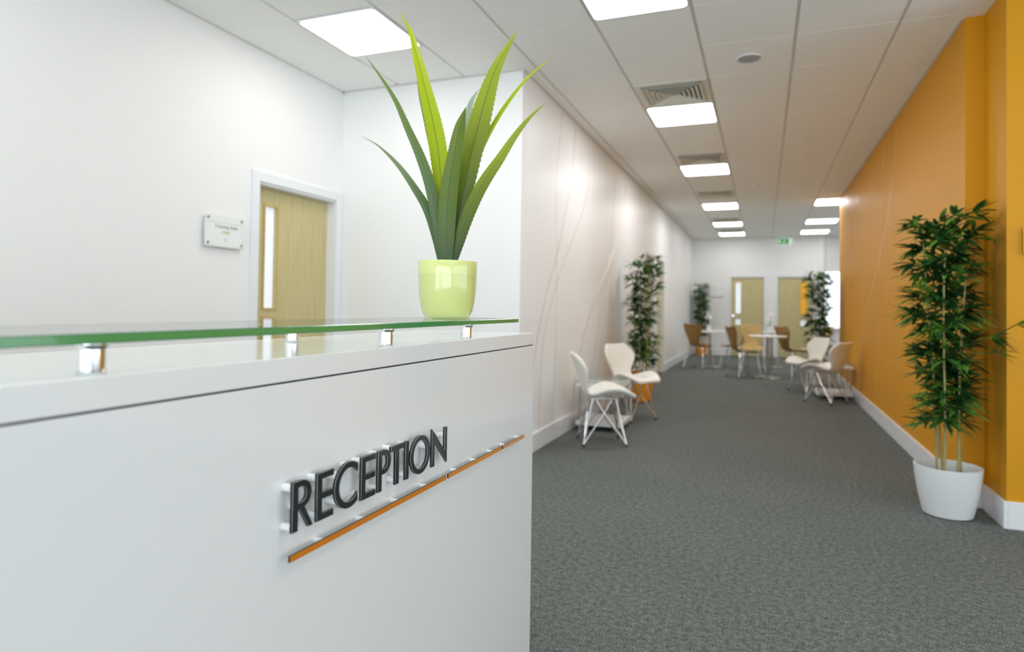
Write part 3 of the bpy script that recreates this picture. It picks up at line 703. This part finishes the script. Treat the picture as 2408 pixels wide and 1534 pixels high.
BL = [
 ([(40, 612), (120, 655), (215, 745), (300, 860), (360, 960), (402, 1090), (430, 1210)], [1, 8, 22, 35, 42, 38, 30], .10, .25, M1),
 ([(52, 226), (130, 330), (200, 440), (260, 570), (320, 700), (370, 840), (405, 1000), (438, 1210)], [1, 12, 22, 33, 44, 52, 54, 40], -.06, .25, M2),
 ([(210, 12), (262, 100), (300, 230), (345, 400), (385, 560), (410, 700), (428, 880), (455, 1210)], [1, 20, 44, 66, 82, 84, 66, 36], .12, .15, M3),
 ([(942, 228), (880, 270), (800, 350), (720, 460), (650, 580), (600, 690), (560, 820), (515, 1000), (480, 1210)], [1, 8, 14, 20, 24, 26, 24, 22, 20], .10, .3, M3),
 ([(597, 378), (560, 440), (540, 540), (520, 700), (500, 900), (480, 1210)], [1, 26, 36, 42, 40, 30], .16, .2, M8),
 ([(778, 85), (720, 190), (670, 290), (630, 420), (594, 560), (562, 700), (538, 850), (512, 980), (480, 1210)], [1, 32, 58, 86, 104, 100, 80, 62, 40], .02, .18, M5),
 ([(915, 440), (840, 510), (770, 600), (700, 710), (640, 800), (590, 890), (545, 1000), (508, 1120), (485, 1210)], [1, 16, 29, 44, 54, 60, 60, 52, 36], -.05, .25, M5),
 ([(535, 465), (508, 560), (482, 700), (462, 850), (452, 1000), (452, 1210)], [1, 48, 66, 82, 84, 60], -.09, .25, M4),
 ([(300, 322), (306, 350), (318, 420), (350, 560), (400, 800), (440, 1210)], [1, 12, 16, 20, 24, 24], .20, .2, M1)]
for i, (p, w, d, fo, m) in enumerate(BL):
    p = p[::-1]; w = w[::-1]
    blade(p, w, d, fo, m, i)

# ------------------------------------------------------------------ bamboo plants
def add_leaf(bm, base, dirv, L, wd, rnd, clampf):
    side = dirv.cross(Vector((0, 0, 1)))
    if side.length < .05: side = Vector((1, 0, 0))
    side = (side.normalized()+Vector((rnd.uniform(-.4, .4), rnd.uniform(-.4, .4), rnd.uniform(-.3, .3)))).normalized()
    prof = ((0, .10), (.22, .85), (.5, 1), (.78, .6), (1, .0)); rows = []
    for s, w in prof:
        c = base+dirv*(L*s)+Vector((0, 0, -.28*L*s*s))
        rows.append([c-side*(wd*w/2), c+Vector((0, 0, -.12*wd*w)), c+side*(wd*w/2)])
    vs = [[bm.verts.new(clampf(p)) for p in r_] for r_ in rows[:-1]]; tip = bm.verts.new(clampf(rows[-1][1]))
    for a, b in zip(vs, vs[1:]):
        bm.faces.new((a[0], a[1], b[1], b[0])); bm.faces.new((a[1], a[2], b[2], b[1]))
    a = vs[-1]; bm.faces.new((a[0], a[1], tip)); bm.faces.new((a[1], a[2], tip))
def bamboo(loc, label, potm, seed, H, rad, pot=(.17, .125, .28), ncl=110, L=(.09, .15), zlo=.5, clampw=None, branch=None, off=(0, 0), lean=(0, 0)):
    rnd = random.Random(seed); loc = Vector(loc)
    t = thing('bamboo_plant', label, 'potted plant', loc, 0, 'tall artificial bamboo plants')
    def cl(p): return (clampw(p+loc)-loc) if clampw else p
    rt, rb, ph = pot
    obj('pot', lathe(bmesh.new(), [(0, 0), (rb-.012, 0), (rb, .008), (rb+(rt-rb)*.45, ph*.35), (rt-.006, ph*.75), (rt, ph-.01), (rt+.001, ph), (rt-.006, ph+.001), (rt-.010, ph-.012), (rt-.022, ph*.72), (0, ph*.70)], seg=56), potm, t, smooth=.6)
    obj('potting_soil', lathe(bmesh.new(), [(0, ph*.74), (rt-.024, ph*.725), (rt-.03, ph*.705), (0, ph*.705)], seg=36), SOIL, t, smooth=.6)
    stems = []
    for k in range(5):
        a = k*1.256+seed; r0 = .05+.03*(k % 2)
        b = Vector((math.cos(a)*r0, math.sin(a)*r0*.8, ph*.715)); top = Vector((math.cos(a+.3)*rad*.42+off[0]+lean[0], math.sin(a+.3)*rad*.42+off[1]+lean[1], H*(.93-.07*(k % 3))))
        pts = []
        for i in range(13):
            s = i/12; p = b.lerp(top, s)+Vector((math.sin(s*5+k)*.008, math.cos(s*4+k)*.008, 0)); pts.append(cl(p))
        sb = bmesh.new(); tube(sb, pts, .0078, 8, .004)
        for i in range(1, 9): tube(sb, [pts[i]-Vector((0, 0, .003)), pts[i]+Vector((0, 0, .003))], .0098-.0004*i, 8)
        obj('stem', sb, CANE, t, smooth=.9); stems.append(pts)
    bm = bmesh.new(); tw = bm
    for c in range(ncl):
        st = stems[c % 5]; z = zlo+(H-.06-zlo)*((c+rnd.uniform(-6, 6)+.5)/ncl); z = min(max(z, zlo), H-.05)
        i = min(range(len(st)), key=lambda q: abs(st[q].z-z)); p = st[i].copy(); p.z = z
        a = rnd.uniform(0, 2*PI)
        env = rad*(.76+.24*math.sin(z*13+seed)*math.cos(z*5+a))
        out = Vector((math.cos(a), math.sin(a), rnd.uniform(.1, .6))).normalized()
        e = p+out*rnd.uniform(.02, .45)*env
        rr = math.hypot(e.x-off[0], e.y-off[1])
        if rr > env*.85: e.x = off[0]+(e.x-off[0])*env*.85/rr; e.y = off[1]+(e.y-off[1])*env*.85/rr
        e = cl(e); tube(tw, [p, e], .0022, 5)
        for q in range(rnd.randint(8, 11)):
            b_ = a+rnd.uniform(-1.7, 1.7); d = Vector((math.cos(b_), math.sin(b_), rnd.uniform(-.35, .95))).normalized()
            add_leaf(bm, e, d, rnd.uniform(*L), rnd.uniform(.022, .034), rnd, cl)
    if branch:
        for (bz, pts) in branch:
            tube(tw, [Vector(q) for q in pts], .003, 6)
            for q in pts[1:]:
                for k in range(8):
                    b_ = bz+rnd.uniform(-1.3, 1.3); d = Vector((math.cos(b_), math.sin(b_), rnd.uniform(-.4, .6))).normalized()
                    add_leaf(bm, Vector(q), d, rnd.uniform(.09, .13), rnd.uniform(.018, .026), rnd, cl)
    obj('foliage', bm, BAMBOO, t)
    return t
def cl1(p):
    p = p.copy()
    if p.y > 4.38: p.y = 4.38 if p.x > 1.11 else p.y
    if p.y > 4.035 and p.x > 1.222: p.x = 1.222
    if p.y > 4.37 and p.x > 1.112: p.x = 1.112
    return p
def clL(p):
    p = p.copy(); p.x = max(p.x, XL+.012)
    if p.y > YF-.03: p.y = YF-.03
    return p
def clR(p):
    p = p.copy()
    if p.y < YE+.02 and p.x > XR-.012: p.x = XR-.012
    return p
bamboo((1.0, 4.19, 0), 'tall bamboo plant in a white pot against the orange wall', WHPOT, 3, 1.76, .25, clampw=cl1, ncl=190, off=(-.02, 0),
       L=(.10, .17), branch=[(-.2, [(.0, -.1, .95), (.14, -.26, 1.03), (.22, -.34, 1.10)]), (.2, [(.02, -.1, .92), (.16, -.25, .95)])])
bamboo((-1.42, 7.80, 0), 'tall bamboo plant in an orange pot behind the white chairs by the left wall', ORPOT, 8, 1.82, .29, pot=(.145, .11, .36), clampw=clL, ncl=165, L=(.09, .16), zlo=.42)
bamboo((-1.46, 16.05, 0), 'smallest looking bamboo plant in an orange pot in the far left corner', ORPOT, 5, 1.80, .25, pot=(.145, .11, .30), clampw=clL, ncl=130, L=(.11, .17), zlo=.5)
bamboo((.83, 10.72, 0), 'bamboo plant at the far end of the orange wall behind the white chairs', WHPOT, 12, 1.80, .29, pot=(.145, .11, .34), clampw=clR, ncl=165, L=(.09, .16), zlo=.45)

# ------------------------------------------------------------------ chairs
def shell(profile, u_seg, thick, parent, name, m, extra=None):
    """profile rows: (y, z, halfwidth, lift of the sides, dip of the end line)"""
    bm = bmesh.new(); rows = []
    for i, (y, z, hw, lift, nx) in enumerate(profile):
        a = profile[max(i-1, 0)]; b = profile[min(i+1, len(profile)-1)]
        d = Vector((0, b[0]-a[0], b[1]-a[1])).normalized(); nrm = Vector((0, d.z, -d.y))
        if nrm.z < 0 and i < len(profile)//2: nrm = -nrm
        if i >= len(profile)//2 and nrm.y < 0: nrm = -nrm
        row = []
        for k in range(u_seg+1):
            u = -1+2*k/u_seg
            row.append(bm.verts.new(Vector((u*hw, y, z))+nrm*(lift*abs(u)**2.2)+d*(nx*u*u)))
        rows.append(row)
    for a, b in zip(rows, rows[1:]):
        for k in range(u_seg): bm.faces.new((a[k], a[k+1], b[k+1], b[k]))
    o = obj(name, bm, m, parent, smooth=4)
    s = o.modifiers.new('Solidify', 'SOLIDIFY'); s.thickness = thick; s.offset = 0
    q = o.modifiers.new('Subsurf', 'SUBSURF'); q.levels = 2; q.render_levels = 2
    return o
def white_chair():
    t = thing('shell_chair', '', 'chair', (0, 0, 0), 0, 'white shell chairs with chrome rod legs')
    shell([(.265, .405, .13, .0, -.01), (.23, .425, .175, .005, -.02), (.15, .437, .225, .045, 0), (.06, .425, .235, .075, 0), (-.03, .405, .205, .065, 0), (-.10, .402, .150, .035, 0), (-.145, .430, .118, .02, 0),
           (-.17, .49, .135, .02, 0), (-.19, .56, .185, .045, 0), (-.212, .63, .222, .06, 0), (-.236, .70, .195, .04, 0), (-.258, .752, .150, .012, 0), (-.265, .768, .135, .005, 0)], 8, .036, t, 'seat_shell', LEATHER)
    for sx in (1, -1):
        for sy in (1, -1):
            lg = bmesh.new(); F = Vector((sx*.18, sy*.18, .022)); r_ = .0062
            tube(lg, [F, (sx*.115, sy*.10, .388)], r_, 8)
            tube(lg, [F, (sx*.125, 0, .27), (sx*.10, -sy*.07, .388)], r_, 8)
            tube(lg, [F, (0, sy*.125, .27), (-sx*.06, sy*.10, .388)], r_*.8, 8)
            l = obj('leg', lg, CHROME, t, smooth=.9)
            obj('rubber_foot', tube(bmesh.new(), [(F.x, F.y, 0), (F.x, F.y, .024)], .010, 12), RUBBER, l, smooth=.9)
    fr = bmesh.new(); tube(fr, [(.115, .105, .389), (-.115, .105, .389), (-.115, -.105, .389), (.115, -.105, .389), (.115, .105, .389)], .007, 8)
    obj('seat_frame', fr, CHROME, t)
    return t
def rot_for(fx, fy): return math.atan2(-fx, fy)    # local +y faces (fx,fy)
wc = white_chair()
WCH = [((-1.30, 5.245), (.917, .40), 'white shell chair nearest the reception desk, its back to the left wall'),
 ((-1.29, 6.47), (.837, -.547), 'white shell chair in front of the orange pot by the left wall'),
 ((.60, 9.70), (-.80, -.60), 'farther white shell chair by the orange wall, its backrest facing the camera'),
 ((.75, 8.66), (-.80, .60), 'nearer white shell chair by the orange wall, seen from behind its backrest')]
for i, (c, d, lb) in enumerate(WCH):
    if i == 0: wc.location = (c[0], c[1], 0); wc.rotation_euler = (0, 0, rot_for(*d)); wc['label'] = lb
    else: dup(wc, (c[0], c[1], 0), rot_for(*d), lb)

def side_table(loc, rz, lb):
    t = thing('side_table', lb, 'side table', loc, rz, 'glass side tables with white lower shelf')
    gb = bx(-.235, .235, -.235, .235, .448, .458, bev=.001)
    bmesh.ops.recalc_face_normals(gb, faces=gb.faces)
    for f in gb.faces: f.material_index = 0 if f.normal.z > .9 else 2 if f.normal.z < -.9 else 1
    obj('glass_top', gb, [GLASS, ACRYE, GLASSB], t)
    obj('lower_shelf', bx(-.22, .22, -.235, .235, .045, .088, bev=.004), WHPOT, t)
    for sx in (-1, 1):
        for sy in (-1, 1):
            obj('leg', tube(bmesh.new(), [(sx*.19, sy*.2, 0.0), (sx*.19, sy*.2, .447)], .010, 12), CHROME, t, smooth=.9)
    obj('upper_shelf', bx(-.22, .22, -.235, .235, .405, .428, bev=.003), ACRY, t)
    return t
st = side_table((-1.45, 5.93, 0), 0, 'glass topped side table between the two white chairs at the left wall')
dup(st, (.885, 9.24, 0), 0, 'glass topped side table between the two white chairs at the orange wall')

def wood_chair(m):
    t = thing('cafe_chair', '', 'chair', (0, 0, 0), 0, 'bent plywood cafe chairs around the round tables')
    shell([(.215, .425, .13, .0, -.02), (.18, .445, .18, 0, -.02), (.09, .452, .205, .012, 0), (-.02, .446, .20, .02, 0), (-.11, .446, .155, .02, 0), (-.165, .475, .112, .01, 0), (-.195, .54, .112, .01, 0),
           (-.22, .62, .145, .02, 0), (-.245, .71, .18, .03, 0), (-.27, .80, .202, .035, .01), (-.285, .85, .185, .03, .02), (-.288, .862, .16, .02, .02)], 8, .011, t, 'seat_shell', m)
    for sx in (1, -1):
        for sy in (1, -1):
            lg = bmesh.new(); tube(lg, [(0, sy*.03, .431), (sx*.10, sy*.10, .430), (sx*.145, sy*.135, .425), (sx*.168, sy*.155, .39), (sx*.21, sy*.20, .012)], .0105, 10)
            l = obj('leg', lg, CHROME, t, smooth=.9)
            obj('rubber_foot', tube(bmesh.new(), [(sx*.212, sy*.202, 0), (sx*.211, sy*.201, .015)], .013, 12), RUBBER, l, smooth=.9)
    return t
dk = wood_chair(BEECH)
CH = [((-1.17, 12.45), (.42, .91), 'shade-toned plywood cafe chair in front of the far left corner plant, seen from behind'),
 ((-.31, 11.25), (.86, .50), 'shade-toned plywood cafe chair at the left of the nearest round table'),
 ((.50, 11.90), (.80, .60), 'shade-toned plywood cafe chair right of the nearest round table, its seat towards the orange wall')]
for i, (c, d, lb) in enumerate(CH):
    if i == 0: dk.location = (c[0], c[1], 0); dk.rotation_euler = (0, 0, rot_for(*d)); dk['label'] = lb
    else: dup(dk, (c[0], c[1], 0), rot_for(*d), lb)
lt = wood_chair(BEECHL)
CL = [((-.19, 12.30), (.12, -.99), 'light plywood cafe chair facing the camera behind the nearest round table'),
 ((-.56, 12.95), (-.97, .2), 'cafe chair at the far left round table, mostly hidden by a dark chair'),
 ((.90, 12.6), (-.92, -.35), 'light plywood cafe chair facing left in front of the right oak door')]
for i, (c, d, lb) in enumerate(CL):
    if i == 0: lt.location = (c[0], c[1], 0); lt.rotation_euler = (0, 0, rot_for(*d)); lt['label'] = lb
    else: dup(lt, (c[0], c[1], 0), rot_for(*d), lb)

def cafe_table():
    t = thing('cafe_table', '', 'table', (0, 0, 0), 0, 'white cafe tables on steel columns')
    obj('tabletop', lathe(bmesh.new(), [(0, .695), (.30, .695), (.315, .700), (.318, .708), (.315, .718), (.308, .720), (0, .720)], seg=56), MELA, t, smooth=.6)
    obj('column', tube(bmesh.new(), [(0, 0, .012), (0, 0, .695)], .030, 24), STEEL, t, smooth=.9)
    obj('base_plate', lathe(bmesh.new(), [(0, 0), (.205, 0), (.207, .006), (.20, .012), (.035, .018), (0, .018)], seg=48), STEEL, t, smooth=.6)
    return t
ct = cafe_table(); TB = [((-1.01, 12.92), 'far left round white cafe table with a single slim vase'), ((.07, 11.38), 'nearest round white cafe table in the middle of the corridor'), ((.16, 13.45), 'round white cafe table with white orchids, behind the nearest one')]
for i, (c, lb) in enumerate(TB):
    if i == 0: ct.location = (c[0], c[1], 0); ct['label'] = lb
    else: dup(ct, (c[0], c[1], 0), 0, lb)
def orchid(loc, lb, seed, n, hh):
    rnd = random.Random(seed); t = thing('potted_orchid', lb, 'potted flower', loc, 0, 'white orchids on the cafe tables')
    obj('vase', lathe(bmesh.new(), [(0, 0), (.035, 0), (.04, .01), (.044, .12), (.040, .122), (.037, .11), (0, .10)], seg=28), WHPOT, t, smooth=.6)
    lf = bmesh.new()
    for k in range(6):
        a = k*1.05+seed; add_leaf(lf, Vector((0, 0, .105)), Vector((math.cos(a), math.sin(a), .5)).normalized(), rnd.uniform(.10, .16), .035, rnd, lambda p: p)
    obj('leaves', lf, BAMBOO, t)
    for k in range(n):
        a = rnd.uniform(0, 6.28) if n > 2 else k*2.2+2.6; R_ = rnd.uniform(.05, .11)
        top = Vector((math.cos(a)*R_, math.sin(a)*R_, hh+rnd.uniform(-.05, .05)))
        sm = bmesh.new(); tube(sm, [(0, 0, .11), (top.x*.3, top.y*.3, .11+(hh-.11)*.6), top], .0025, 6); s_ = obj('flower_stem', sm, BAMBOO, t)
        fb = bmesh.new()
        for q in range(4 if n > 2 else 2):
            c = top+Vector((rnd.uniform(-.04, .04), rnd.uniform(-.04, .04), rnd.uniform(-.05, .02)))
            for j in range(5):
                b = j*1.257; add_leaf(fb, c, Vector((math.cos(b), math.sin(b)*.5, math.sin(b))).normalized(), .040, .036, rnd, lambda p: p)
        obj('flowers', fb, PETAL, s_)
    return t
orchid((-1.02, 12.92, .720), 'slim white vase with a small white flower on the far left round table', 2, 2, .28)
orchid((.13, 13.40, .720), 'white orchid in a white pot on the round table behind the nearest one', 4, 4, .33)
